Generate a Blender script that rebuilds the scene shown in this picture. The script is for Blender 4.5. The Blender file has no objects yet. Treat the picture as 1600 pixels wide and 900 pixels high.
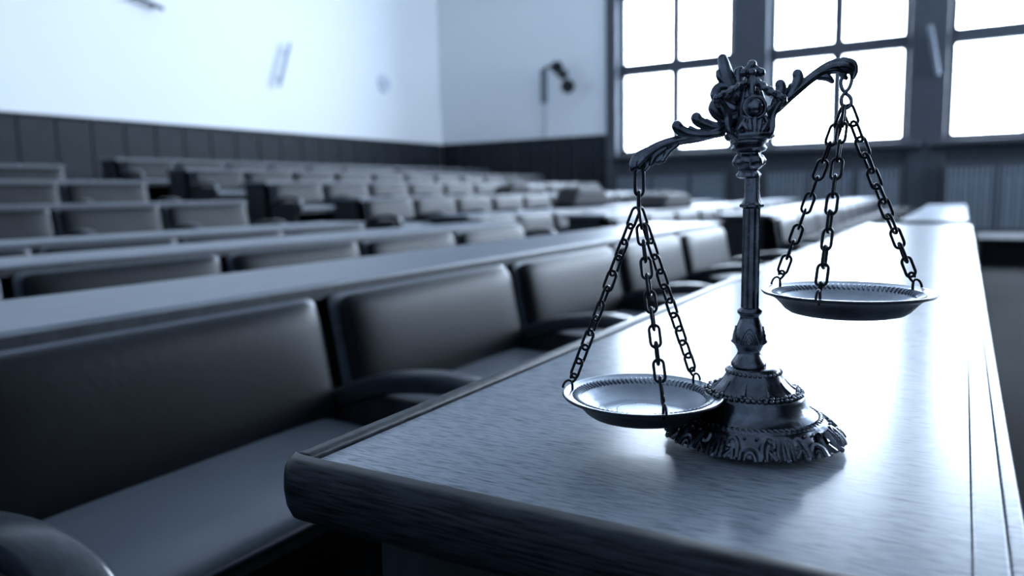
import bpy, bmesh, math, random
from mathutils import Vector, Matrix
random.seed(7)
PI = math.pi
S = bpy.context.scene
COL = S.collection

# ------------------------------------------------------------------ camera
# z = 0 is the top of the desks, the floor is at z = -0.75
EYE = Vector((0, 0, 0.21))
YAW, PITCH, ROLL, FPX = math.radians(-30.677), math.radians(-7.071), math.radians(-1.171), 1187.2
FWD = Vector((math.sin(YAW)*math.cos(PITCH), math.cos(YAW)*math.cos(PITCH), math.sin(PITCH)))
_r = Vector((math.cos(YAW), -math.sin(YAW), 0)); _u = _r.cross(FWD)
RIGHT = _r*math.cos(ROLL) + _u*math.sin(ROLL)
UP = -_r*math.sin(ROLL) + _u*math.cos(ROLL)
cam_d = bpy.data.cameras.new('camera')
cam = bpy.data.objects.new('camera', cam_d); COL.objects.link(cam)
M = Matrix((RIGHT, UP, -FWD)).transposed().to_4x4(); M.translation = EYE
cam.matrix_world = M
cam_d.sensor_width = 36; cam_d.lens = FPX/1600*36; cam_d.clip_start = 0.02
S.camera = cam
def at_z(px, py, z):                       # where a line of sight meets a level plane (survey of the place)
    d = RIGHT*((px-800)/FPX) - UP*((py-450)/FPX) + FWD
    return EYE + d*((z-EYE.z)/d.z)
BASE = at_z(1176, 677, 0.0)                # where the scale stands on the desk
cam_d.dof.use_dof = True
cam_d.dof.focus_distance = (BASE-EYE).dot(FWD) - 0.01
cam_d.dof.aperture_fstop = 3.8
cam_d.dof.aperture_blades = 0

# ------------------------------------------------------------------ sky, daylight, exposure
w = bpy.data.worlds.new('overcast_sky'); S.world = w; w.use_nodes = True
bg = w.node_tree.nodes['Background']
bg.inputs[0].default_value = (0.74, 0.86, 1.0, 1)
bg.inputs[1].default_value = 9.0
WINX = [-7.32, -3.80, -0.38, 3.05, 6.48]   # left edge of each window opening
WINW, WINZ0, WINZ1, YB = 2.75, 1.08, 6.7, 17.5
XL, XR, YN, ZF, ZC = -12.57, 10.0, -3.2, -0.75, 8.0
SIDEY = [12.6]                    # added window in the right wall, out of view, to brighten the room
SIDEW = 3.9
for i, x in enumerate(WINX):
    ld = bpy.data.lights.new('window_portal', 'AREA'); ld.shape = 'RECTANGLE'
    ld.size = WINW; ld.size_y = WINZ1-WINZ0; ld.cycles.is_portal = True
    lo = bpy.data.objects.new('window_portal', ld); COL.objects.link(lo)
    lo.location = (x+WINW/2, YB+0.42, (WINZ0+WINZ1)/2); lo.rotation_euler = (-PI/2, 0, 0)
for y in SIDEY:
    ld = bpy.data.lights.new('added_side_portal', 'AREA'); ld.shape = 'RECTANGLE'
    ld.size = WINZ1-WINZ0; ld.size_y = SIDEW; ld.cycles.is_portal = True
    lo = bpy.data.objects.new('added_side_portal', ld); COL.objects.link(lo)
    lo.location = (XR+0.31, y+SIDEW/2, (WINZ0+WINZ1)/2); lo.rotation_euler = (0, PI/2, 0)
S.view_settings.view_transform = 'Standard'; S.view_settings.look = 'None'
S.view_settings.gamma = 1; S.view_settings.use_curve_mapping = False
S.view_settings.exposure = 1.75
S.cycles.use_denoising = True
S.cycles.max_bounces = 8; S.cycles.diffuse_bounces = 5; S.cycles.transparent_max_bounces = 8
S.cycles.sample_clamp_indirect = 8

# ------------------------------------------------------------------ materials
def mat(name, col, rough=0.5, metal=0.0, spec=0.5, col2=None, nscale=(1, 1, 1), nfreq=10, bump=0.0, bfreq=None,
        bscale=None, coat=0.0, detail=4, rvar=0.0, contrast=(0.3, 0.7)):
    m = bpy.data.materials.new(name); m.use_nodes = True
    nt = m.node_tree; N = nt.nodes; L = nt.links; b = N['Principled BSDF']
    b.inputs['Base Color'].default_value = (*col, 1); b.inputs['Roughness'].default_value = rough
    b.inputs['Metallic'].default_value = metal; b.inputs['Specular IOR Level'].default_value = spec
    if coat: b.inputs['Coat Weight'].default_value = coat; b.inputs['Coat Roughness'].default_value = 0.12
    tc = N.new('ShaderNodeTexCoord')
    def noise(sc, f, det=detail):
        mp = N.new('ShaderNodeMapping'); mp.inputs['Scale'].default_value = sc
        n = N.new('ShaderNodeTexNoise'); n.inputs['Scale'].default_value = f; n.inputs['Detail'].default_value = det
        L.new(tc.outputs['Object'], mp.inputs[0]); L.new(mp.outputs[0], n.inputs[0]); return n
    if col2:
        n = noise(nscale, nfreq); r = N.new('ShaderNodeValToRGB')
        r.color_ramp.elements[0].color = (*col, 1); r.color_ramp.elements[1].color = (*col2, 1)
        r.color_ramp.elements[0].position, r.color_ramp.elements[1].position = contrast
        L.new(n.outputs[0], r.inputs[0]); L.new(r.outputs[0], b.inputs['Base Color'])
        if rvar:
            mr = N.new('ShaderNodeMapRange'); mr.inputs[3].default_value = rough-rvar; mr.inputs[4].default_value = rough+rvar
            L.new(n.outputs[0], mr.inputs[0]); L.new(mr.outputs[0], b.inputs['Roughness'])
    if bump:
        n2 = noise(bscale or nscale, bfreq or nfreq, 6); bp = N.new('ShaderNodeBump')
        bp.inputs['Strength'].default_value = bump; bp.inputs['Distance'].default_value = 0.10/((bfreq or nfreq)*max(bscale or nscale))
        L.new(n2.outputs[0], bp.inputs['Height']); L.new(bp.outputs[0], b.inputs['Normal'])
    return m
DESK = mat('desk_oak', (0.12, 0.137, 0.165), 0.24, col2=(0.33, 0.365, 0.415), nscale=(12, 170, 12), nfreq=5, bump=0.45,
           bscale=(22, 320, 22), bfreq=2.2, spec=0.09, rvar=0.04, contrast=(0.33, 0.52))
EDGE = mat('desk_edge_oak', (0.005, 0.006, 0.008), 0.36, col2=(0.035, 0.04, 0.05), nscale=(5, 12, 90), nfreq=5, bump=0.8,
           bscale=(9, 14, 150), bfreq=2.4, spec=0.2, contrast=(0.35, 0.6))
DESKR = mat('row_desk_wood', (0.12, 0.14, 0.17), 0.38, col2=(0.20, 0.23, 0.27), nscale=(20, 1.5, 20), nfreq=4, spec=0.5)
DARKW = mat('dark_wood', (0.016, 0.019, 0.024), 0.42, col2=(0.035, 0.04, 0.05), nscale=(12, 12, 1.5), nfreq=4, bump=0.1)
ARMW = mat('armrest_wood', (0.022, 0.026, 0.033), 0.28, col2=(0.05, 0.057, 0.07), nscale=(4, 30, 30), nfreq=4, spec=0.55)
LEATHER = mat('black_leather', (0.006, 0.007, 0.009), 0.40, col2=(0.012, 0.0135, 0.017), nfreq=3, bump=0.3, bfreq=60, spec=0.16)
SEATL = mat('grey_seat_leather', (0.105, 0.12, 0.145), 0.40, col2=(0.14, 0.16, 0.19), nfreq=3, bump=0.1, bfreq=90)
BACKW = mat('back_frame_wood', (0.06, 0.07, 0.087), 0.4, col2=(0.09, 0.105, 0.13), nscale=(20, 2, 20), nfreq=4)
PIPE = mat('piping_leather', (0.03, 0.035, 0.045), 0.35)
PLAST = mat('wall_plaster', (0.87, 0.89, 0.91), 0.8, col2=(0.89, 0.91, 0.93), nfreq=0.6, spec=0.2)
CEIL = mat('ceiling_paint', (0.62, 0.66, 0.70), 0.9, spec=0.2)
WAINS = mat('wainscot_wood', (0.014, 0.0165, 0.021), 0.6, spec=0.2, col2=(0.024, 0.028, 0.035), nscale=(6, 6, 1), nfreq=4)
FRAME = mat('window_frame_wood', (0.045, 0.053, 0.068), 0.45, col2=(0.065, 0.077, 0.095), nscale=(8, 8, 1), nfreq=4)
FLOOR = mat('floor_linoleum', (0.006, 0.007, 0.009), 0.85, col2=(0.010, 0.0115, 0.014), nfreq=1.5, spec=0.04)
RADM = mat('radiator_paint', (0.16, 0.185, 0.22), 0.5)
SLAT = mat('grille_slat_paint', (0.26, 0.30, 0.36), 0.5)
METAL = mat('antique_pewter', (0.09, 0.10, 0.12), 0.27, 1.0, col2=(0.26, 0.285, 0.33), nfreq=70, bump=0.4, bfreq=260, rvar=0.06)
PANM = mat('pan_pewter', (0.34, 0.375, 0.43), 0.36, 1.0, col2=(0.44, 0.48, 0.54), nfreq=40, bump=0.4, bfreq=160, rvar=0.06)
PANSHADE = mat('shaded_pan_pewter', (0.03, 0.034, 0.042), 0.45, 0.9, col2=(0.06, 0.067, 0.08), nfreq=50, bump=0.4, bfreq=160)  # darker copy of the pan pewter, shade painted into its colour
CHAINM = mat('blackened_iron', (0.018, 0.021, 0.028), 0.36, 0.75)
BLACKC = mat('black_cloth', (0.008, 0.009, 0.012), 0.75, bump=0.3, bfreq=40)
PALE = mat('pale_enamel', (0.17, 0.195, 0.235), 0.5)
LAMPM = mat('lamp_metal', (0.035, 0.04, 0.048), 0.45, 0.4)
def glass():
    m = bpy.data.materials.new('window_glass'); m.use_nodes = True
    N = m.node_tree.nodes; L = m.node_tree.links; N.clear()
    o = N.new('ShaderNodeOutputMaterial'); t = N.new('ShaderNodeBsdfTransparent'); g = N.new('ShaderNodeBsdfGlossy')
    t.inputs[0].default_value = (0.95, 0.97, 1, 1); g.inputs[1].default_value = 0.05
    mx = N.new('ShaderNodeMixShader'); mx.inputs[0].default_value = 0.05
    L.new(t.outputs[0], mx.inputs[1]); L.new(g.outputs[0], mx.inputs[2]); L.new(mx.outputs[0], o.inputs[0]); return m
GLASS = glass()

# ------------------------------------------------------------------ mesh helpers
def finish(name, bm, m, parent=None, smooth=True, loc=None):
    wn = id(bm) in WN; WN.discard(id(bm))
    bmesh.ops.recalc_face_normals(bm, faces=bm.faces)
    me = bpy.data.meshes.new(name); bm.to_mesh(me); bm.free()
    if smooth:
        for p in me.polygons: p.use_smooth = True
        try: me.set_sharp_from_angle(angle=math.radians(50))
        except Exception: pass
    me.materials.append(m)
    o = bpy.data.objects.new(name, me); COL.objects.link(o)
    if wn and smooth: md = o.modifiers.new('weighted', 'WEIGHTED_NORMAL'); md.keep_sharp = True; md.weight = 100
    if parent: o.parent = parent
    if loc: o.location = loc
    return o
def empty(name, loc=(0, 0, 0), parent=None):
    o = bpy.data.objects.new(name, None); COL.objects.link(o); o.location = loc
    o.empty_display_size = 0.05
    if parent: o.parent = parent
    return o
def tag(o, label=None, cat=None, group=None, kind=None):
    if label: o['label'] = label
    if cat: o['category'] = cat
    if group: o['group'] = group
    if kind: o['kind'] = kind
    return o
def copy_tree(o, parent=None):
    c = o.copy(); COL.objects.link(c)
    if parent: c.parent = parent
    for ch in list(o.children): copy_tree(ch, c)
    return c
WN = set()
def box(bm, x0, x1, y0, y1, z0, z1, bev=0.0, seg=2):
    vs = [bm.verts.new((x, y, z)) for x in (x0, x1) for y in (y0, y1) for z in (z0, z1)]
    F = [bm.faces.new([vs[i] for i in f]) for f in ((0, 1, 3, 2), (4, 6, 7, 5), (0, 4, 5, 1), (2, 3, 7, 6), (0, 2, 6, 4), (1, 5, 7, 3))]
    if bev:
        WN.add(id(bm))
        ed = set(e for f in F for e in f.edges)
        bmesh.ops.bevel(bm, geom=list(ed), offset=bev, segments=seg, profile=0.5, affect='EDGES')
def boxo(name, m, dims, parent=None, bev=0.0, seg=2):
    bm = bmesh.new(); box(bm, *dims, bev=bev, seg=seg); return finish(name, bm, m, parent, smooth=bev > 0)
def lathe(bm, prof, n=64, c=(0, 0), mod=None, cap=True):
    rings = []
    for (r, z) in prof:
        ring = []
        for i in range(n):
            a = 2*PI*i/n; rr = r*(1 + (mod(a, z, r) if mod else 0))
            ring.append(bm.verts.new((c[0]+rr*math.cos(a), c[1]+rr*math.sin(a), z)))
        rings.append(ring)
    for A, B in zip(rings, rings[1:]):
        for i in range(n): bm.faces.new((A[i], A[(i+1) % n], B[(i+1) % n], B[i]))
    if cap: bm.faces.new(rings[0]); bm.faces.new(rings[-1])
def smoothpath(pts, rad, sub=6):
    P, R = [], []; n = len(pts)
    for i in range(n-1):
        p0, p1, p2, p3 = pts[max(i-1, 0)], pts[i], pts[i+1], pts[min(i+2, n-1)]
        r0, r1, r2, r3 = rad[max(i-1, 0)], rad[i], rad[i+1], rad[min(i+2, n-1)]
        for k in range(sub):
            t = k/sub
            f = lambda a, b, c, d: 0.5*(2*b + (c-a)*t + (2*a-5*b+4*c-d)*t*t + (3*b-a-3*c+d)*t**3)
            P.append(Vector(f(a, b, c, d) for a, b, c, d in zip(p0, p1, p2, p3))); R.append(max(f(r0, r1, r2, r3), 1e-5))
    P.append(Vector(pts[-1])); R.append(rad[-1]); return P, R
def tube(bm, pts, rad, n=8, closed=False, sub=6, smooth=True, twist=None):
    pts = [Vector(p) for p in pts]
    if not hasattr(rad, '__len__'): rad = [rad]*len(pts)
    if smooth and not closed: P, R = smoothpath(pts, rad, sub)
    else: P, R = pts, list(rad)
    N = len(P); up = None; rings = []
    for i in range(N):
        if closed: t = P[(i+1) % N]-P[i-1]
        else: t = P[min(i+1, N-1)]-P[max(i-1, 0)]
        t = t.normalized() if t.length > 1e-9 else Vector((0, 0, 1))
        if up is None: up = t.orthogonal().normalized()
        up = (up-t*up.dot(t)).normalized(); sd = t.cross(up)
        ring = []
        for k in range(n):
            a = 2*PI*k/n; rr = R[i]
            if twist: rr *= 1+twist[0]*math.cos(twist[1]*a+twist[2]*i)
            ring.append(bm.verts.new(P[i]+(up*math.cos(a)+sd*math.sin(a))*rr))
        rings.append(ring)
    for i in range(N if closed else N-1):
        A, B = rings[i], rings[(i+1) % N]
        for k in range(n): bm.faces.new((A[k], A[(k+1) % n], B[(k+1) % n], B[k]))
    if not closed: bm.faces.new(rings[0]); bm.faces.new(rings[-1])
def ball(bm, c, r, u=12, v=8, sc=(1, 1, 1)):
    mtx = Matrix.Translation(Vector(c)) @ Matrix.Diagonal((sc[0]*r, sc[1]*r, sc[2]*r, 1))
    bmesh.ops.create_uvsphere(bm, u_segments=u, v_segments=v, radius=1, matrix=mtx)
def cushion(bm, cx, cy, cz, ax, ay, an, hw, hh, T, Tb, corner=0.12, nu=22, nv=16):
    """soft rectangular pad: ax, ay its plane axes, an its outward normal"""
    ax, ay, an = Vector(ax), Vector(ay), Vector(an); o = Vector((cx, cy, cz))
    def S1(s): return math.copysign(1-(1-abs(s))**1.7, s)
    g = {}
    for side in (1, -1):
        for i in range(nu+1):
            for j in range(nv+1):
                u, v = S1(2*i/nu-1), S1(2*j/nv-1)
                bd = i in (0, nu) or j in (0, nv)
                if bd and side == -1: g[(side, i, j)] = g[(1, i, j)]; continue
                x, y = u*hw, v*hh; c = corner*min(hw, hh)*2
                dx, dy = abs(x)-(hw-c), abs(y)-(hh-c)
                if dx > 0 and dy > 0:
                    L_ = math.hypot(dx, dy); mx = max(dx, dy)
                    if L_ > 0: s = mx/L_; x = math.copysign(hw-c+dx*s, x); y = math.copysign(hh-c+dy*s, y)
                f = ((1-abs(u)**7)*(1-abs(v)**6))**0.42
                g[(side, i, j)] = bm.verts.new(o+ax*x+ay*y+an*(side*(T if side > 0 else Tb)*f))
        for i in range(nu):
            for j in range(nv):
                q = [g[(side, i, j)], g[(side, i+1, j)], g[(side, i+1, j+1)], g[(side, i, j+1)]]
                if len(set(q)) > 2:
                    try: bm.faces.new(list(dict.fromkeys(q)))
                    except ValueError: pass
def sweep_rect(bm, path, w, h, y, n=5):
    """flat moulded bar: path of (x, z), section w across y, h in the plane; rounded section"""
    P, _ = smoothpath([Vector((a, b, 0)) for a, b in path], [1]*len(path), n)
    sec = []
    for k in range(16):
        a = 2*PI*k/16; c, s = math.cos(a), math.sin(a)
        sec.append((math.copysign(abs(c)**0.55, c)*w/2, math.copysign(abs(s)**0.55, s)*h/2))
    rings = []
    for i, p in enumerate(P):
        t = (P[min(i+1, len(P)-1)]-P[max(i-1, 0)]).normalized(); nn = Vector((-t.y, t.x, 0))
        rings.append([bm.verts.new((p.x+nn.x*b, y+a, p.y+nn.y*b)) for a, b in sec])
    for A, B in zip(rings, rings[1:]):
        for k in range(16): bm.faces.new((A[k], A[(k+1) % 16], B[(k+1) % 16], B[k]))
    bm.faces.new(rings[0]); bm.faces.new(rings[-1])

# ------------------------------------------------------------------ room shell
def struct(o): o['kind'] = 'structure'; return o
struct(boxo('floor', FLOOR, (XL-0.3, XR+0.3, YN-0.3, YB+0.6, ZF-0.2, ZF)))
struct(boxo('ceiling', CEIL, (XL-0.3, XR+0.3, YN-0.3, YB+0.6, ZC, ZC+0.2)))
wl = struct(boxo('wall_left', PLAST, (XL-0.3, XL, YN-0.3, YB+0.6, ZF, ZC)))
bm = bmesh.new()
box(bm, XR, XR+0.3, YN-0.3, YB+0.6, ZF, WINZ0); box(bm, XR, XR+0.3, YN-0.3, YB+0.6, WINZ1, ZC)
_e = [YN-0.3] + [v for y in SIDEY for v in (y, y+SIDEW)] + [YB+0.6]
for i in range(0, len(_e), 2): box(bm, XR, XR+0.3, _e[i], _e[i+1], WINZ0, WINZ1)
wr = struct(finish('wall_right', bm, WAINS, smooth=False))
wn = struct(boxo('wall_near', mat('near_wall_paint', (0.22, 0.25, 0.29), 0.8, spec=0.1), (XL, XR, YN-0.3, YN, ZF, ZC)))
bm = bmesh.new(); XW = WINX[0]-0.28
box(bm, XL, XW, YB, YB+0.6, ZF, ZC)
box(bm, XW, XR, YB, YB+0.6, WINZ1, ZC)
wb = struct(finish('wall_back', bm, PLAST, smooth=False))
box_b = bmesh.new(); box(box_b, XW, XR, YB+0.02, YB+0.6, ZF, WINZ0)
finish('wall_base', box_b, FRAME, wb, smooth=False)
# posts between the windows
edges = [XW] + [v for x in WINX for v in (x, x+WINW)] + [XR]
for i in range(0, len(edges), 2):
    boxo('window_post', FRAME, (edges[i], edges[i+1], YB-0.05, YB+0.55, ZF, WINZ1), wb, bev=0.02)
# wainscot: separate boards on the left and back walls, with a cap rail
WT = 1.60; pw = 0.585
pm = None
def board(x0, x1, y0, y1, parent):
    global pm
    bm = bmesh.new(); box(bm, x0, x1, y0, y1, ZF, WT-0.05, bev=0.012, seg=1); return finish('wainscot_panel', bm, WAINS, parent, smooth=False)
y = YB-0.03; first = None
while y-pw > 2.0:
    if first is None: first = board(XL+0.01, XL+0.045, y-pw+0.006, y-0.006, wl); y0_ = y
    else:
        c = first.copy(); COL.objects.link(c); c.location = (random.uniform(0, .006), y-y0_, 0)
    y -= pw
x = XL+0.05; first = None
while x+pw < XW:
    if first is None: first = board(x+0.006, x+pw-0.006, YB-0.045, YB-0.01, wb); x0_ = x
    else:
        c = first.copy(); COL.objects.link(c); c.location = (x-x0_, -random.uniform(0, .006), 0)
    x += pw
boxo('wainscot_panel', WAINS, (x+0.006, XW-0.004, YB-0.045, YB-0.01, ZF, WT-0.05), wb)
boxo('cap_rail', WAINS, (XL+0.002, XL+0.07, 2.0, YB-0.03, WT-0.05, WT), wl, bev=0.01)
boxo('cap_rail', WAINS, (XL+0.07, XW, YB-0.07, YB-0.002, WT-0.05, WT), wb, bev=0.01)
# windows
for i, x in enumerate(WINX):
    f = struct(empty('window_%d' % (i+1), (x, YB, WINZ0)))
    bm = bmesh.new(); t = 0.13; W, H = WINW, WINZ1-WINZ0
    y0, y1 = 0.18, 0.30
    box(bm, 0.0, t, y0, y1, 0, H, .01); box(bm, W-t, W, y0, y1, 0, H, .01); box(bm, t, W-t, y0, y1, 0, t, .01); box(bm, t, W-t, y0, y1, H-t, H, .01)
    finish('window_frame', bm, FRAME, f)
    xm = W*0.505
    boxo('mullion', FRAME, (xm-0.10, xm+0.10, y0, y1, t, H-t), f, bev=0.01)
    for zt in (1.93, 3.72):
        boxo('transom', FRAME, (t, W-t, y0-0.02, y1+0.02, zt-0.06, zt+0.23), f, bev=0.01)
    cells = [(t, 1.87), (2.16, 3.66), (3.95, H-t)]
    for (z0, z1) in cells:
        for (xa, xb) in ((t, xm-0.10), (xm+0.10, W-t)):
            boxo('pane', GLASS, (xa, xb, 0.235, 0.243, z0, z1), f)
    boxo('window_sill', FRAME, (-0.25 if i else -0.1, W+0.25, -0.28, 0.36, -0.10, 0.0), f, bev=0.015)
for i, y in enumerate(SIDEY):  # unseen window added to let more daylight into the room
    f = struct(empty('window_%d' % (i+6), (XR, y, WINZ0))); H = WINZ1-WINZ0
    bm = bmesh.new()
    box(bm, 0.1, 0.2, 0, 0.07, 0, H); box(bm, 0.1, 0.2, SIDEW-0.07, SIDEW, 0, H); box(bm, 0.1, 0.2, 0, SIDEW, 0, 0.07); box(bm, 0.1, 0.2, 0, SIDEW, H-0.07, H)
    box(bm, 0.1, 0.2, SIDEW/2-0.05, SIDEW/2+0.05, 0, H)
    for zt in (1.93, 3.72): box(bm, 0.1, 0.2, 0, SIDEW, zt, zt+0.15)
    finish('window_frame', bm, FRAME, f, smooth=False)
    boxo('pane', GLASS, (0.145, 0.15, 0.07, SIDEW-0.07, 0.07, H-0.07), f)
# radiator covers under the sills
posn = {0: 'beneath the leftmost visible window, behind the scale pillar', 1: 'beneath the middle window, seen between the chains', 2: 'beneath the right window, behind the far desk end',
        3: 'beneath the window beyond the right window', 4: 'beneath the last window by the right wall'}
for i, x in enumerate(WINX):
    r = empty('radiator_cover', (x, YB, ZF)); W = WINW
    tag(r, 'slatted radiator cover ' + posn[i], 'radiator cover', 'radiator covers under the windows')
    x0 = 0.02; x1 = W-0.02
    bm = bmesh.new(); z0, z1 = 0.12, 1.30
    box(bm, x0, x1, -0.20, -0.14, z1, z1+0.09, .008); box(bm, x0, x1, -0.20, -0.14, z0-0.12, z0, .008)
    for xx in (x0, W*0.33, W*0.66, x1-0.07): box(bm, xx, xx+0.07, -0.20, -0.14, z0, z1, .008)
    finish('frame', bm, FRAME, r)
    bm = bmesh.new()
    for k in range(30):
        xx = x0+0.08+k*(x1-x0-0.16)/29.; box(bm, xx-0.022, xx+0.022, -0.185, -0.15, z0, z1)
    tag(finish('grille', bm, SLAT, r, smooth=False), kind='stuff')
    bm = bmesh.new()
    for k in range(14):
        xx = 0.2+k*(W-0.4)/13.; box(bm, xx-0.07, xx+0.07, -0.12, -0.03, 0.1, 1.1, .02)
    finish('radiator', bm, RADM, r)

# ------------------------------------------------------------------ tiers of the auditorium
ROWX = [-1.30, -2.77, -4.30, -5.74, -7.22, -8.70, -10.2]
ROWR = [0, 0, 0, 0.20, 0.42, 0.63, 0.82]
for k in range(3, 7):
    xa = ROWX[k]+0.78; 
    struct(boxo('floor_tier', FLOOR, (XL, xa, YN+0.02, YB-0.25, ZF+(ROWR[k-1] if k > 3 else 0)+0.001, ZF+ROWR[k]), bev=0.01))

# ------------------------------------------------------------------ armchairs and row desks
PW = 0.89
ch = empty('armchair')
bm = bmesh.new(); lean = Vector((-0.19, 0, 1)).normalized(); nrm = Vector((1, 0, 0.19)).normalized()
cushion(bm, 0.008, 0, -0.172, (0, 1, 0), lean, nrm, 0.405, 0.142, 0.035, 0.03, corner=0.14)
bk = finish('backrest', bm, LEATHER, ch)
bm = bmesh.new(); cushion(bm, -0.010, 0, -0.174, (0, 1, 0), lean, nrm, 0.425, 0.150, 0.014, 0.014, corner=0.10)
finish('back_frame', bm, BACKW, bk)
bm = bmesh.new()
cushion(bm, 0.165, 0, -0.335, (0, 1, 0), (1, 0, -0.05), (0.05, 0, 1), 0.395, 0.185, 0.04, 0.03, corner=0.10)
st = finish('seat', bm, SEATL, ch)
bm = bmesh.new()
pts = [(0.34, -0.37, -0.352), (0.35, 0, -0.352), (0.34, 0.37, -0.352)]
tube(bm, pts, 0.006, 8); finish('piping', bm, PIPE, st)
boxo('seat_board', DARKW, (0.0, 0.325, -0.36, 0.36, -0.40, -0.372), ch, bev=0.006)
def arm(parent, y):
    a = empty('armrest', (0, 0, 0), parent)
    bm = bmesh.new()
    sweep_rect(bm, [(0.02, -0.272), (0.09, -0.244), (0.20, -0.216), (0.33, -0.204), (0.42, -0.216), (0.468, -0.245), (0.475, -0.30), (0.45, -0.345), (0.42, -0.38)], 0.068, 0.05, y)
    o = finish('armrest', bm, ARMW, parent)
    bpy.data.objects.remove(a)
    o['_'] = 1; del o['_']
    bm = bmesh.new(); box(bm, 0.0, 0.42, y-0.014, y+0.014, ZF, -0.255, bev=0.004); finish('side_panel', bm, DARKW, parent)
    return o
arm(ch, -PW/2)
ORD = ['first', 'second', 'third', 'fourth', 'fifth', 'sixth', 'seventh', 'eighth', 'ninth', 'tenth', 'eleventh', 'twelfth']
ROWN = ['front row beside the scale', 'second row', 'third row', 'fourth row, lowest raised one', 'fifth row up', 'sixth row up', 'top row along the wall']
ROWS = ['front row', 'second row', 'third row', 'fourth row', 'fifth row', 'sixth row', 'top row']
NEAR = [5, 5, 4, 3, 3, 2, 1]
FAR = [11, 11, 11, 11, 11, 11, 11]
proto_used = [False]
def put_chair(row, yc, label, group, end=False):
    if not proto_used[0]: o = ch; proto_used[0] = True
    else: o = copy_tree(ch)
    o.location = (ROWX[row], yc, ROWR[row]); tag(o, label, 'chair', group)
    return o
chairs = []
AIS0, AIS1 = 4.90, 6.50
for row in range(7):
    for k in range(NEAR[row]):
        chairs.append((row, AIS0-PW*(k+0.5), 'black leather armchair, %s before the aisle, %s' % (ORD[k], ROWN[row]), 'armchairs of the %s before the aisle' % ROWS[row]))
    for k in range(FAR[row]):
        if row == 6 and k in (6,): continue
        chairs.append((row, AIS1+PW*(k+0.5), 'black leather armchair, %s beyond the aisle, %s' % (ORD[k], ROWN[row]), 'armchairs of the %s beyond the aisle' % ROWS[row]))
# build order: prototype first, end-of-row armrests are added after copying
objs = [put_chair(r, y, l, g) for r, y, l, g in chairs]
endarm = arm(ch, PW/2); endside = [c for c in ch.children if c.name.startswith('side_panel')][-1]
endarm.parent = None; endside.parent = None
first_use = True
for o, (r, y, l, g) in zip(objs, chairs):
    if abs(y-(AIS0-PW/2)) < 1e-3 or 'eleventh' in l or (r == 6 and abs(y-(AIS1+PW*5.5)) < 1e-3):
        for s in (endarm, endside):
            c = s if first_use else s.copy()
            if not first_use: COL.objects.link(c)
            c.parent = o
        first_use = False
def row_desk(row, y0, y1, where):
    x1 = ROWX[row]-0.058; x0 = x1-0.46; z = ROWR[row]
    d = empty('row_desk', (x1, y0, z)); L = y1-y0
    tag(d, 'long pale-topped wooden row desk behind the %s, %s' % (ROWS[row], where), 'desk', 'row desks')
    bm = bmesh.new(); box(bm, -0.46, 0, 0, L, -0.032, 0.0, bev=0.009, seg=3); finish('desk_top', bm, DESKR, d)
    boxo('fascia', DARKW, (0.0005, 0.009, 0.0, L, -0.040, -0.0085), d, bev=0.002)
    boxo('front_panel', DARKW, (-0.10, -0.07, 0.03, L-0.03, ZF, -0.033), d)
    for yy in (0.03, L-0.06): boxo('end_panel', DARKW, (-0.40, -0.10, yy, yy+0.03, ZF, -0.033), d)
    return d
NEARY0 = [0.1, 0.9, 1.6, 2.2, 2.2, 3.1, 4.0]
for row in range(7):
    row_desk(row, NEARY0[row]-0.2, AIS0+0.02, 'near side of the aisle')
    row_desk(row, AIS1-0.02, AIS1+PW*11+0.02, 'beyond the aisle')

# ------------------------------------------------------------------ the desk carrying the scale
D = empty('oak_desk', (-0.471, 0.409, 0.0))
tag(D, 'broad oak desk with raised rim, carrying the scale of justice', 'desk')
L1, W1 = 4.50, 0.515
bm = bmesh.new(); box(bm, 0.018, W1-0.030, 0.022, L1-0.02, -0.034, -0.006, bev=0.001, seg=1); finish('table_top', bm, DESK, D)
def rimo(dims, m, bev=0.004): 
    bm = bmesh.new(); box(bm, *dims, bev=bev, seg=3); return finish('rim', bm, m, D)
# front nose with bull-nosed profile and rounded corner, one bar
def front_edge():
    bm = bmesh.new(); t = 0.052
    prof = [(0.022, 0.0), (0.012, 0.0005), (0.006, -0.001), (0.002, -0.005), (0.0, -0.012), (-0.001, -0.024), (0.001, -0.038), (0.006, -0.048), (0.014, -t), (0.022, -t)]
    xs = [0.0, 0.002, 0.006, 0.012, 0.02] + [0.05+i*0.05 for i in range(10)] + [W1]
    rings = []
    for x in xs:
        dy = 0.0
        if x < 0.02: dy = 0.02-math.sqrt(max(0.02**2-(0.02-x)**2, 0))
        rings.append([bm.verts.new((x, min(yy+dy, 0.022+dy*0.2), zz)) for yy, zz in prof])
    for A, B in zip(rings, rings[1:]):
        for k in range(len(prof)-1): bm.faces.new((A[k], A[k+1], B[k+1], B[k]))
        bm.faces.new((A[-1], A[0], B[0], B[-1]))
    bm.faces.new(rings[0]); bm.faces.new(rings[-1])
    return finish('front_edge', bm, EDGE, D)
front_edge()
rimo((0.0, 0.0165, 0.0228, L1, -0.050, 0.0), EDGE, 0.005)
rimo((W1-0.0298, W1-0.0115, 0.0228, L1, -0.050, -0.0045), DESK, 0.002)
rimo((W1-0.0114, W1, 0.0228, L1, -0.050, -0.0065), DESK, 0.003)
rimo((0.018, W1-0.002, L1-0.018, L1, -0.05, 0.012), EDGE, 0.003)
boxo('apron', DARKW, (0.05, W1-0.03, 0.07, L1-0.05, -0.14, -0.0345), D)
boxo('modesty_panel', DARKW, (0.40, 0.425, 0.10, L1-0.08, ZF, -0.14), D)
for yy in (0.08, L1/2, L1-0.09): boxo('end_panel', DARKW, (0.07, 0.40, yy, yy+0.03, ZF, -0.14), D)
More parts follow.
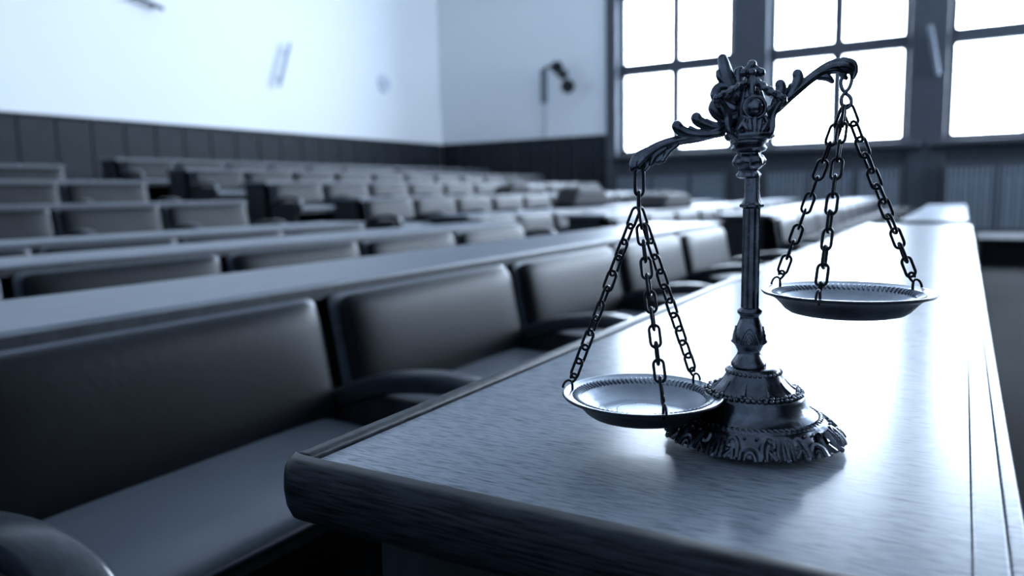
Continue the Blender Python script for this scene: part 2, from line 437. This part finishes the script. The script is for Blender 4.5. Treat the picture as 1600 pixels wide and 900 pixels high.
# the desk that continues beyond the aisle, a little lower
p = at_z(1513, 349, -0.12); q = at_z(1397, 349, -0.12)
y0 = p.y; xr = p.x; xl = q.x+(q.y-y0)*0.0
D2 = empty('oak_desk', (xl, y0, -0.12))
tag(D2, 'lower oak desk in line with the scale desk, beyond its far end', 'desk')
bm = bmesh.new(); box(bm, 0, xr-xl, 0, 15.0-y0, -0.04, 0, bev=0.008, seg=2); finish('table_top', bm, DESK, D2)
boxo('front_panel', DARKW, (xr-xl-0.10, xr-xl-0.07, 0.05, 15-y0-0.05, ZF+0.12, -0.041), D2)
for yy in (0.05, 15-y0-0.08): boxo('end_panel', DARKW, (0.06, xr-xl-0.10, yy, yy+0.03, ZF+0.12, -0.041), D2)

# ------------------------------------------------------------------ low platform and dark cabinet on the right
pf = empty('low_bench', (0.16, 10.7, ZF)); tag(pf, 'long low dark bench with a paler top, right of the far desk', 'bench')
boxo('bench_top', mat('bench_top_paint', (0.03, 0.035, 0.043), 0.8, spec=0.1), (0, 3.4, 0, 1.5, 0.27, 0.31), pf, bev=0.01)
boxo('bench_base', BLACKC, (0.04, 3.36, 0.05, 1.45, 0, 0.27), pf)
cb = empty('dark_cabinet', (0.98, 9.6, ZF)); tag(cb, 'narrow black cabinet at the right edge, in front of the radiator cover', 'cabinet')
boxo('body', BLACKC, (0, 0.6, 0, 0.5, 0, 0.72), cb, bev=0.01); boxo('cabinet_top', DARKW, (-0.02, 0.62, -0.02, 0.52, 0.72, 0.75), cb, bev=0.006)

# ------------------------------------------------------------------ things on the walls
def wall_bar(loc, ang, ln, m, label):
    o = empty('wall_bar', loc); tag(o, label, 'wall fitting', 'slanted bars on the left wall')
    bm = bmesh.new(); d = Vector((0, math.cos(ang), math.sin(ang)))
    tube(bm, [Vector((0.16, 0, 0))-d*ln/2, Vector((0.16, 0, 0))+d*ln/2], 0.035, 12, sub=1); finish('bar', bm, m, o)
    for s in (-0.3, 0.3):
        bm = bmesh.new(); p = d*(s*ln); tube(bm, [p+Vector((0, 0, 0)), p+Vector((0.14, 0, 0))], 0.018, 8, sub=1); finish('bracket', bm, m, o)
wall_bar((XL, 11.75, 3.0), math.radians(69), 1.0, mat('grey_bar_paint', (0.30, 0.36, 0.46), 0.5), 'slanted grey-blue bar fixed to the white wall, right of centre over the wainscot')
wall_bar((XL, 8.65, 3.66), math.radians(168), 0.62, LAMPM, 'dark slanted bar high on the white wall, cut by the picture top')
rd = empty('round_vent', (XL, 15.13, 3.0)); tag(rd, 'faint pale round plate on the white wall near the room corner', 'vent')
bm = bmesh.new(); bmesh.ops.create_cone(bm, cap_ends=True, segments=40, radius1=0.24, radius2=0.21, depth=0.05, matrix=Matrix.Rotation(PI/2, 4, 'Y'))
finish('plate', bm, mat('vent_paint', (0.66, 0.72, 0.80), 0.6), rd, loc=(0.026, 0, 0))
bm = bmesh.new(); bmesh.ops.create_cone(bm, cap_ends=True, segments=30, radius1=0.09, radius2=0.07, depth=0.03, matrix=Matrix.Rotation(PI/2, 4, 'Y'))
finish('hub', bm, mat('vent_hub_paint', (0.55, 0.6, 0.68), 0.6), rd, loc=(0.065, 0, 0))
# twin spotlight with plate and cable on the back wall
sp = empty('wall_spotlight', (-9.3, YB, 2.9)); tag(sp, 'dark twin spotlight on an arm beside its wall plate, back wall', 'lamp')
boxo('wall_plate', mat('plate_paint', (0.16, 0.19, 0.23), 0.5), (-0.09, 0.09, -0.06, 0, -0.42, 0.42), sp, bev=0.02)
bm = bmesh.new(); tube(bm, [(0.0, -0.05, 0.36), (0.2, -0.25, 0.42), (0.45, -0.34, 0.38), (0.66, -0.34, 0.2), (0.78, -0.34, 0.0)], 0.035, 10); finish('arm', bm, LAMPM, sp)
for (xx, zz, rr) in ((0.55, 0.40, 0.15), (0.84, -0.08, 0.17)):
    bm = bmesh.new()
    lathe(bm, [(0.03, -0.16), (0.08, -0.14), (rr*0.8, -0.04), (rr, 0.16), (rr*0.9, 0.165), (rr*0.6, 0.10)], 24)
    bmesh.ops.rotate(bm, verts=bm.verts, cent=(0, 0, 0), matrix=Matrix.Rotation(math.radians(110), 3, 'X') @ Matrix.Rotation(0.4, 3, 'Y'))
    finish('lamp_head', bm, LAMPM, sp, loc=(xx, -0.36, zz))
bm = bmesh.new(); ball(bm, (0.70, -0.36, 0.19), 0.15, 14, 10, (1, .7, .8)); finish('joint', bm, LAMPM, sp)
bm = bmesh.new(); tube(bm, [(0, -0.02, -0.42), (0.01, -0.02, -0.9), (0, -0.02, -1.29)], 0.012, 8); finish('cable', bm, PALE, sp)
# opening lever on the post right of the middle window
lv = empty('window_lever', (-0.62, YB-0.05, 2.8)); tag(lv, 'pale slanted opening lever on the dark post between middle and right windows', 'lever')
bm = bmesh.new(); tube(bm, [(-0.10, -0.09, 0.50), (0.0, -0.09, 0.0), (0.08, -0.09, -0.46)], 0.05, 10, sub=2); finish('lever_bar', bm, PALE, lv)
for zz, xx in ((0.3, -0.06), (-0.3, 0.05)): boxo('bracket', PALE, (xx-0.03, xx+0.03, -0.08, 0.0, zz-0.03, zz+0.03), lv)

# dark bags left on the row desks
def bag(loc, sx, sy, sz, label, rz=0.0):
    o = empty('bag', loc); tag(o, label, 'bag'); o.rotation_euler.z = rz
    bm = bmesh.new(); box(bm, -sx/2, sx/2, -sy/2, sy/2, 0, sz, bev=min(sx, sz)*0.3, seg=4)
    for v in bm.verts:
        f = v.co.z/sz; v.co.y *= 1-0.45*f**1.5; v.co.z += 0.02*math.sin(9*v.co.y+3*v.co.x)*f
    finish('bag_body', bm, BLACKC, o)
    bm = bmesh.new(); tube(bm, [(0, -sy*0.2, sz*0.9), (0, -sy*0.12, sz*1.12), (0, sy*0.12, sz*1.12), (0, sy*0.2, sz*0.9)], 0.012, 8); finish('handle', bm, BLACKC, o)
bag((ROWX[3]-0.28, 10.2, ROWR[3]), 0.32, 0.66, 0.15, 'flat black bag lying on the desk behind the fourth row')
bag((ROWX[2]-0.28, 9.7, ROWR[2]), 0.34, 1.3, 0.29, 'large slumped black bag on the desk behind the third row')
bag((ROWX[1]-0.28, 8.8, ROWR[1]), 0.34, 1.15, 0.18, 'long black bag on the desk behind the second row')

# ------------------------------------------------------------------ the scale of justice
FH = Vector((FWD.x, FWD.y, 0)).normalized()         # the beam hangs in the upright plane square to FH
RH = Vector((FH.y, -FH.x, 0))
def W(px, py, off=0.0):
    """drawn profile (x, y in survey units) -> point in the beam plane, local to the base; off = depth in survey units"""
    d = RIGHT*((px-800)/FPX) - UP*((py-450)/FPX) + FWD
    t = (BASE-EYE).dot(FH)/d.dot(FH); p = EYE+d*t-BASE
    return p + d.normalized()*(off*U)
U = (BASE-EYE).dot(FWD)/FPX*0.985                   # one survey unit in metres
SC = empty('balance_scale', BASE); tag(SC, 'ornate dark metal scale of justice with two chained pans on the oak desk', 'scale')
def Zp(px, py): return W(px, py).z
CX = W(1176, 640); 
def prof(pts, cx): return [(hw*U, Zp(cx, y)) for hw, y in pts]
# --- foot
bm = bmesh.new()
footp = [(127, 677.5), (127, 673), (123, 666), (117, 658), (111, 652), (107, 649), (105, 648)]
def wav(a, z, r): return 0.022*math.cos(8*a)+0.010*math.cos(24*a+1) if r > 110*U else 0.008*math.cos(8*a)
pr = prof(footp, 1176); pr = [(r, max(z, 0.0)) for r, z in pr]; pr[0] = (pr[0][0], 0.0008)
lathe(bm, pr, 160, mod=wav)
foot = finish('foot', bm, METAL, SC)
bm = bmesh.new()
def on_foot(a, s, lift=0.0):              # s 0..1 from the lower edge up the foot
    s = max(s, 0.0); r = (134-26*s**1.1)*U; z = Zp(1176, 677)+(Zp(1176, 650)-Zp(1176, 677))*s**0.8
    n = Vector((math.cos(a)*0.75, math.sin(a)*0.75, 0.65))
    return Vector((r*math.cos(a), r*math.sin(a), z)) + n*lift
k8 = 2*PI/8
for i in range(8):
    a0 = i*k8+0.2
    def st(pl, r0, r1, lift=0.0004):
        n = len(pl); rr = [(r0+(r1-r0)*j/(n-1))*U for j in range(n)]; rr[-1] *= 1.3
        tube(bm, [on_foot(a0+k8*u, v, lift) for u, v in pl], rr, 6, sub=3)
    st([(-.13, 0), (-.12, .25), (-.06, .45), (0, .5), (.06, .45), (.12, .25), (.13, 0)], 4.0, 4.0)        # arch
    st([(-.07, 0), (-.05, .18), (0, .26), (.05, .18), (.07, 0)], 2.2, 2.2)
    for s in (1, -1):
        st([(s*.17, .05), (s*.18, .5), (s*.25, .85), (s*.33, .75), (s*.33, .5), (s*.28, .5)], 4.6, 3.6)      # C scroll
        st([(s*.23, .0), (s*.25, .35), (s*.31, .2), (s*.36, .05)], 3.8, 3.0)
        st([(s*.40, .0), (s*.40, .45), (s*.44, .85)], 4.0, 3.0)
        st([(s*.47, .03), (s*.46, .4), (s*.48, .8)], 3.4, 2.6)
        ball(bm, on_foot(a0+k8*s*.20, .02, .001), 3.2*U, 8, 6)
        ball(bm, on_foot(a0+k8*s*.10, .9, .001), 2.6*U, 8, 6)
    ball(bm, on_foot(a0+k8*.5, -.02, .002), 4.2*U, 10, 8)
finish('scroll_border', bm, METAL, foot)
# --- skirt, rope ring, shoulder, bell
bm = bmesh.new()
lathe(bm, prof([(106, 650), (104, 645), (98, 643), (92, 641), (84, 634), (79, 625), (77, 617), (76, 613), (73, 611), (66, 609), (60, 608)], 1176), 96)
skirt = finish('skirt', bm, METAL, SC)
bm = bmesh.new(); n = 72; zr = Zp(1176, 646)
for i in range(n):
    a = 2*PI*i/n; r = 99.5*U
    p0 = Vector((math.cos(a)*(r-2.5*U), math.sin(a)*(r-2.5*U), zr+3.2*U)); p1 = Vector((math.cos(a+.09)*(r+4*U), math.sin(a+.09)*(r+4*U), zr-2.6*U))
    tube(bm, [p0, (p0+p1)/2+Vector((0, 0, 1.5*U)), p1], [1.9*U, 3.5*U, 2.1*U], 6, sub=2)
tag(finish('rope_band', bm, METAL, skirt), kind='stuff')
bm = bmesh.new(); zr = Zp(1176, 610)
for i in range(54):
    a = 2*PI*i/54
    for j in range(2):
        r = (66.5+6*j+random.uniform(-1, 1))*U
        ball(bm, (math.cos(a+j*.06)*r, math.sin(a+j*.06)*r, zr+(3.4-2.2*j+random.uniform(-.6, .8))*U), random.uniform(2.4, 4.3)*U, 7, 5, (1, 1, .8))
tag(finish('leaf_band', bm, METAL, skirt), kind='stuff')
bm = bmesh.new()
lathe(bm, prof([(66, 609), (60, 605), (54, 601), (48, 595), (43.5, 588), (41, 582), (40, 578), (38.5, 576), (36, 573.5), (30, 572), (22, 571)], 1175), 96,
      mod=lambda a, z, r: 0.028*abs(math.sin(5*a))*(1 if 42*U < r < 58*U else 0.2))
bell = finish('bell', bm, METAL, SC)
bm = bmesh.new()
for i in range(34):
    a = 2*PI*i/34; r = 40.5*U
    ball(bm, (math.cos(a)*r, math.sin(a)*r, Zp(1175, 579)), 3.2*U, 7, 5, (1, 1, .9))
for i in range(10):
    a = 2*PI*(i+.5)/10
    tube(bm, [(math.cos(a)*46*U, math.sin(a)*46*U, Zp(1175, 590)), (math.cos(a)*53*U, math.sin(a)*53*U, Zp(1175, 599)), (math.cos(a)*61*U, math.sin(a)*61*U, Zp(1175, 606))], [1*U, 2*U, 4*U], 6, sub=3)
finish('petal_relief', bm, METAL, bell)
# --- pillar
CP = W(1172, 450); cxy = (CP.x, CP.y); cx0 = 1172
bm = bmesh.new()
lathe(bm, prof([(20, 572.5), (26.5, 571), (26.8, 567), (24.5, 563), (21, 558), (18, 553), (17, 549), (19, 544), (22.5, 537), (23.6, 529), (22.5, 520), (19, 509), (15.5, 500),
                (14, 496), (15, 492), (18.5, 488.5), (18.5, 485), (15.5, 482), (13, 480)], cx0), 64, cxy)
low = finish('lower_knop', bm, METAL, SC)
bm = bmesh.new()
for q in range(4):                      # raised shell ornaments round the knop
    a0 = -PI/2+YAW*-1*0+q*PI/2+0.25
    for s in range(4):
        h = 1-s*0.24
        pl = []
        for t in range(9):
            u = -1+t/4.; ang = a0+u*0.62*h; yy = 536-26*h*(1-u*u)+0
            rr = (23.9-abs(yy-529)*0.10-max(0, 522-yy)*0.16)*U
            pl.append((cxy[0]+rr*math.cos(ang), cxy[1]+rr*math.sin(ang), Zp(cx0, yy)))
        tube(bm, pl, 1.5*U, 6, sub=2)
    ball(bm, (cxy[0]+24.2*U*math.cos(a0), cxy[1]+24.2*U*math.sin(a0), Zp(cx0, 533)), 3*U, 8, 6)
finish('shell_relief', bm, METAL, low)
bm = bmesh.new()
lathe(bm, prof([(13.4, 483), (13.2, 470), (13, 400), (12.7, 322)], cx0), 120, cxy, mod=lambda a, z, r: -0.11*abs(math.sin(6*a))**0.6+0.03)
finish('fluted_shaft', bm, METAL, SC)
bm = bmesh.new()
lathe(bm, prof([(13, 326), (17.6, 323), (17.8, 319.5), (14.5, 317), (12.8, 311), (11.6, 300), (11.2, 285), (11.4, 277)], cx0-0.5), 96, cxy, mod=lambda a, z, r: -0.05*abs(math.sin(4*a)) if r < 14*U else 0.03*math.cos(12*a))
finish('collar', bm, METAL, SC)
CT = W(1170, 240); txy = (CT.x, CT.y); cx1 = 1170
bm = bmesh.new()
lathe(bm, prof([(11, 279), (18, 276), (18.4, 272.5), (15.5, 269), (14, 266.5), (19, 262), (23.4, 256), (23.8, 250), (20.5, 244), (17, 241), (17, 239), (24, 236), (26.5, 232), (24.5, 228.5),
                (22.5, 226), (27.5, 223), (27.5, 219), (25, 217)], cx1), 80, txy,
      mod=lambda a, z, r: (0.07*math.sin(7*a+z/U*0.16) if (20 < r/U < 24.5 and z < Zp(cx1, 243)) else (0.03*math.cos(16*a) if r < 19*U else 0)))
finish('upper_knop', bm, METAL, SC)

# --- capital and beam: strokes fused into one casting
def ST(bm, pts, rad, n=10, sub=5, tw=None):
    q = [W(*(p if len(p) == 3 else (*p, 0))) for p in pts]
    tube(bm, q, [r*U for r in rad], n, sub=sub, twist=tw)
    for i in (0, -1): ball(bm, q[i], rad[i]*U*0.99, n, 7)
def remesh(o, v):
    m = o.modifiers.new('fuse', 'REMESH'); m.mode = 'VOXEL'; m.voxel_size = v; m.use_smooth_shade = True
    m2 = o.modifiers.new('soft', 'SMOOTH'); m2.factor = 0.5; m2.iterations = 1
bm = bmesh.new()
lathe(bm, prof([(24, 221), (33, 219), (36, 215), (36.5, 211), (33, 207), (30, 204), (28, 195), (24, 180), (22, 160), (18, 146), (13, 134), (9, 124), (8, 118)], cx1), 48, txy,
      mod=lambda a, z, r: 0.10*math.cos(4*a+0.6) if z > Zp(cx1, 200) else 0)
CXc = 1172
for sx, sd in ((-1, -1), (1, -1), (-1, 1), (1, 1)):
    f = 1.0 if sd < 0 else 0.86
    Q = lambda dx, y, dd: (CXc+sx*dx*f, y, sd*dd)
    for o2 in (-3.2, 0, 3.2):              # three-ribbed strap
        ST(bm, [Q(22-o2*.3, 216, 20+o2*.5), Q(31, 208, 24+o2*.6), Q(34+o2*.3, 196, 25+o2*.6), Q(34+o2*.6, 182, 25+o2*.6), Q(39+o2*.7, 170, 27+o2*.7), Q(46+o2*.6, 161, 31+o2*.7), Q(52+o2*.3, 155, 34+o2)],
           [4.5, 5, 4.6, 4.3, 4.3, 4.8, 4.4])
    # rope from the peak down to the strap head
    ST(bm, [(CXc+4+sx*2, 124, sd*6), Q(17, 133, 24), Q(34, 144, 35), Q(53, 153, 42)], [5.2, 5.4, 5.6, 4.6], 10, 9, (0.26, 2, 1.1))
    ST(bm, [Q(44, 155, 30), Q(53, 157, 35), Q(50, 165, 33)], [4, 5, 3.5])
# boss with collar in the middle, palmette below
B0 = W(1179, 167, -27); ball(bm, B0, 12*U, 18, 12)
ring = [W(1179+17*math.cos(t), 168+17*math.sin(t), -23) for t in [2*PI*k/26 for k in range(26)]]
tube(bm, ring, 3.2*U, 8, closed=True, smooth=False)
for a, l in ((-1, 16), (-.5, 22), (0, 25), (.5, 22), (1, 16)):
    ST(bm, [(1180+a*6, 210, -31), (1180+a*13, 202, -34), (1180+a*17, 210-l, -31)], [3.2, 3.4, 3.8])
ST(bm, [(1150, 212, -24), (1156, 198, -30), (1163, 186, -27)], [3, 3.5, 3]); ST(bm, [(1208, 212, -14), (1202, 198, -26), (1196, 184, -26)], [3, 3.5, 3])
ST(bm, [(1175, 146, -20), (1175, 134, -16), (1175, 124, -8)], [5, 6, 7])
# trefoil finial
ST(bm, [(1175, 128), (1175, 120), (1175, 112)], [9, 7.5, 7])
for (x_, y_, d_, r_) in ((1175, 101, 0, 7.2), (1161, 113.5, -3, 6.8), (1189, 113.5, -3, 6.8), (1175, 113, -9, 6.5), (1175, 113, 9, 6.5)): ball(bm, W(x_, y_, d_), r_*U, 12, 9)
ST(bm, [(1175, 101), (1161, 114, -3)], [4.5, 5]); ST(bm, [(1175, 101), (1189, 114, -3)], [4.5, 5])
cap = finish('capital', bm, METAL, SC); remesh(cap, 0.0004)

bm = bmesh.new()
# left arm: fluted strands
for (dy, dd, r) in ((-5.5, 0, 5.6), (0, -6, 5.8), (0, 6, 5.8), (5.5, -1, 5.6), (1, 0, 7.5)):
    ST(bm, [(1158, 176+dy, dd), (1140, 192+dy, dd), (1118, 204+dy, dd), (1090, 213+dy*.9, dd), (1060, 219.5+dy*.75, dd), (1034, 228+dy*.8, dd*.9), (1013, 241+dy, dd), (1000, 254+dy*.6, dd), (996, 262, dd*.7)],
       [r*.9, r, r, r*.85, r*.72, r*.85, r*1.05, r*1.0, r*.8])
ST(bm, [(1011, 238), (995, 248), (990, 262), (992, 269)], [8, 8, 7, 4])                        # outer curl over the eye
ST(bm, [(1018, 243), (1014, 255), (1008, 264)], [6, 5, 4])
ST(bm, [(1048, 229), (1035, 240), (1030, 250, -3), (1026, 252, -4)], [6, 6, 6.5, 5]); ST(bm, [(1058, 226, -5), (1044, 238, -7), (1036, 251, -6)], [3.5, 4, 4])
ST(bm, [(1040, 232, -6), (1024, 243, -8), (1018, 256, -6)], [3.5, 4, 4])
for (dd, k) in ((-5, 0), (3, 1)):
    ST(bm, [(1128, 208, dd), (1100, 211, dd), (1076, 209, dd), (1063, 203, dd), (1058, 197, dd)], [6, 7.5, 8.5, 8.5, 8.5])       # lobe 1
    ST(bm, [(1140, 196, dd), (1118, 199, dd), (1102, 195, dd), (1091, 189, dd), (1088, 184, dd)], [6, 7, 8, 8.5, 8.5])     # lobe 2
    ST(bm, [(1150, 184, dd), (1138, 186, dd), (1124, 180, dd), (1117, 170, dd), (1117, 164, dd)], [7, 8.5, 9.5, 10, 9])       # lobe 3
ST(bm, [(1150, 200, -8), (1122, 207, -9), (1092, 204, -8), (1078, 198, -7)], [2.2, 2.6, 2.6, 2.2])
ST(bm, [(1146, 190, -9), (1120, 193, -9), (1104, 187, -8)], [2.2, 2.6, 2.2])
ST(bm, [(1145, 170), (1127, 161), (1118, 148), (1124, 137), (1137, 136, -4), (1143, 145, -6), (1136, 152, -7)], [9, 9, 8.5, 8, 6.5, 5.5, 5]); ball(bm, W(1131, 148, 2), 11*U, 14, 10)  # volute
ST(bm, [(1150, 150), (1140, 132), (1134, 115), (1131, 100), (1129, 92)], [12, 12, 11, 9, 7.5])                    # tall leaf
ST(bm, [(1148, 148, -8), (1137, 130, -8), (1132, 113, -7), (1129, 98, -5)], [2.4, 2.6, 2.6, 2.2]); ST(bm, [(1140, 140, -3), (1125, 122, -4), (1122, 112, -4)], [5, 5, 3.5])
ST(bm, [(1158, 148), (1153, 128), (1153, 112), (1157, 107)], [8, 7, 6, 4]); ST(bm, [(1152, 148, -6), (1146, 128, -7), (1143, 112, -6)], [3.5, 3.5, 2.5])
# right arm
for (dy, dd, r) in ((-4.5, 0, 5.0), (0, -6, 5.2), (0, 6, 5.2), (4.5, -1, 4.6), (0, 0, 6)):
    ST(bm, [(1196, 176+dy, dd), (1214, 168+dy, dd), (1232, 152+dy, dd), (1252, 135+dy, dd), (1274, 117.5+dy, dd), (1296, 106+dy*1.2, dd), (1316, 103+dy*1.4, dd), (1330, 108+dy, dd*.8)],
       [r*.95, r, r*.95, r*.85, r*.85, r*1.1, r*1.2, r*.9])
ST(bm, [(1318, 96), (1332, 99), (1336, 110), (1333, 121)], [7, 6, 5, 3.5])
ST(bm, [(1312, 108), (1317, 117), (1322, 122)], [6, 5, 3.5])
ST(bm, [(1276, 120), (1292, 121), (1300, 127)], [5, 6, 4]); ST(bm, [(1262, 126, -6), (1284, 113, -8), (1304, 109, -8), (1314, 112, -6)], [2.4, 2.8, 3, 2.4])
for dd in (-4, 3):
    ST(bm, [(1222, 164, dd), (1236, 146, dd), (1244, 132, dd), (1247, 121, dd), (1246, 116, dd)], [5, 6.5, 7.5, 8, 8])
    ST(bm, [(1210, 162, dd), (1216, 150, dd), (1220, 139, dd), (1219, 132, dd)], [6.5, 7.5, 8, 8])
ST(bm, [(1224, 158), (1232, 144), (1236, 134)], [4, 4.5, 4.5])
beam = finish('beam', bm, METAL, SC); remesh(beam, 0.00042)

# --- chain link (shared), hooks
def link_pts(hl, hw, n=10):
    pts = []
    for k in range(n+1):
        a = -PI/2+PI*k/n; pts.append((hw*math.cos(a), 0, (hl-hw)+hw*math.sin(a+0) + 0) if False else (hw*math.sin(a), 0, (hl-hw)+hw*math.cos(a)))
    for k in range(n+1):
        a = PI/2+PI*k/n; pts.append((hw*math.sin(a), 0, -(hl-hw)+hw*math.cos(a)))
    return pts
PITCH_U, WIRE = 26.5, 2.35
lm = bmesh.new(); tube(lm, link_pts(16.6*U, 7.4*U), WIRE*U, 8, closed=True, smooth=False)
link0 = finish('chain_link', lm, CHAINM, None); link_mesh = link0.data; used = [False]
def add_link(parent, c, axis, roll):
    if not used[0]: o = link0; used[0] = True
    else: o = link0.copy(); COL.objects.link(o)
    o.parent = parent; o.rotation_mode = 'QUATERNION'
    z = axis.normalized(); q = Vector((0, 0, 1)).rotation_difference(z)
    from mathutils import Quaternion
    o.rotation_quaternion = Quaternion(z, roll) @ q; o.location = c
def eye_hook(parent, top, bot, outdir, name='pan_hook'):
    """S hook: small eye holding the chain, a stem down through the rim hole and a curl back over the rim"""
    bm = bmesh.new(); ax = (top-bot); Ln = ax.length; ax.normalize(); s = outdir.normalized()
    P = lambda u, v: bot+ax*(v*U)+s*(u*U)
    L_ = Ln/U
    tube(bm, [P(4, L_-5), P(4.8, L_-1), P(1.5, L_+3), P(-3.5, L_+2), P(-4.8, L_-3), P(-1, L_-9), P(1.5, L_*.45), P(0.5, 4), P(0, -4), P(3.5, -8.0)], 2.15*U, 8, sub=5)
    tube(bm, [P(2, L_*.5), P(7, L_*.62), P(12.5, L_*.50), P(15.5, L_*.22), P(15.8, 0.0)], 2.0*U, 8, sub=4)
    return finish(name, bm, CHAINM, parent)
panp = [(125, 0.5), (126, -1.5), (124, -4), (117, -6), (110, -9), (104, -13.5), (98, -20), (91, -28), (84, -33), (76, -35), (0.5, -35)]
pani = [(0.5, -28), (60, -28), (69, -27.6), (75, -24), (80, -22.5), (90, -15.5), (98, -9.5), (106, -4.5), (114, -2.6), (121, -0.4), (123, 0.8), (125, 0.5)]
def pan(cpx, cpy, angs, topx, topy, phase, beam_hook):
    C = W(cpx, cpy)
    fs = Vector((BASE+C-EYE)); fs.z = 0; fs.normalize(); rs = Vector((fs.y, -fs.x, 0))
    p = empty('weighing_pan', C, SC)
    bpy.data.objects.remove(p)
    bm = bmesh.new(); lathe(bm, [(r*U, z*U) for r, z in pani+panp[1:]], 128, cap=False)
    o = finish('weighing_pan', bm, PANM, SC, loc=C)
    o.data.materials.append(PANSHADE)  # outer faces of the pan carry painted shade, same metal as inside
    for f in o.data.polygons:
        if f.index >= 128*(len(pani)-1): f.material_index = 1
    bm = bmesh.new(); n = 84
    for i in range(n):                    # embossed leaf ring inside the lip
        a = 2*PI*i/n; ri = 97*U; ro = 110*U
        tube(bm, [(math.cos(a)*ri, math.sin(a)*ri, -8.4*U), (math.cos(a+.03)*(ri+ro)/2, math.sin(a+.03)*(ri+ro)/2, -4.8*U), (math.cos(a+.01)*ro, math.sin(a+.01)*ro, -3.2*U)], [1.0*U, 2.4*U, 1.2*U], 5, sub=2)
    for i in range(40):
        a = 2*PI*i/40; ball(bm, (math.cos(a)*40*U, math.sin(a)*40*U, -27.9*U), 1.1*U, 6, 4, (1, 1, .6))
    tag(finish('embossed_ring', bm, PANM, o), kind='stuff')
    top = W(topx, topy); rnd = random.Random(phase)
    for j, ang in enumerate(angs):
        a = math.radians(ang); rad = rs*math.cos(a)+fs*math.sin(a)
        hole = C+rad*(113*U)+Vector((0, 0, 0)); 
        dirn = (top-hole).normalized()
        hk = hole+(dirn*0.4+Vector((0, 0, 1))*0.8).normalized()*(21*U)
        chn = empty('chain', (0, 0, 0), SC)
        eye_hook(chn, hk, hole, rad)
        a0 = top + (hk-top).normalized()*(2*U) + rad*(3*U); b0 = hk+(a0-hk).normalized()*(1*U)
        Lc = (b0-a0).length; n = max(int(round(Lc/(PITCH_U*U))), 3); step = Lc/n
        roll = rnd.uniform(0, PI)
        for i in range(n):
            t = (i+0.5)/n; c = a0.lerp(b0, t)-Vector((0, 0, 1))*(math.sin(PI*t)*2.0*U)
            add_link(chn, c, b0-a0, roll+i*PI/2+rnd.uniform(-.25, .25))
    return o
pan(1004, 613, [172, 285, 43], 998, 326, 3, None)
pan(1323, 454, [154, 252, 33], 1321, 166, 8, None)
# left suspension: two plain links; right suspension: a figure-eight hook
bm = bmesh.new()
def vlink(cx_, cy_, hl, hw, r, rot):
    c = W(cx_, cy_); ax = RH*math.cos(rot)+FH*math.sin(rot)
    tube(bm, [c+ax*(x*U)+Vector((0, 0, z*U)) for x, _, z in link_pts(hl, hw)], r*U, 8, closed=True, smooth=False)
vlink(999, 284, 21, 8, 2.6, 0.5); vlink(998, 314, 14, 6.5, 2.8, 1.45)
finish('suspension_link', bm, CHAINM, SC)
bm = bmesh.new()
pts = [(1317, 118, 0), (1313.5, 128, 2), (1316, 139, 2), (1322, 146, 1), (1329, 153, -2), (1329.5, 163, -2), (1322, 169, 0), (1315.5, 163, 2), (1315, 153, 2), (1320, 145, -1), (1327, 137, -3), (1331, 124, -2), (1329, 108, -6), (1326, 104, 2)]
tube(bm, [W(*p_) for p_ in pts], 2.9*U, 8, sub=5)
finish('suspension_hook', bm, METAL, SC)
# dark eyes in the beam ends
for (x_, y_) in ((1001, 257), (1329, 106)):
    bm = bmesh.new()
    ring = [W(x_+6*math.cos(t), y_+6.5*math.sin(t), -8.5) for t in [2*PI*k/18 for k in range(18)]]
    tube(bm, ring, 1.6*U, 6, closed=True, smooth=False)
    ball(bm, W(x_, y_, -4), 5.4*U, 12, 8)
    finish('beam_eye', bm, CHAINM, beam)
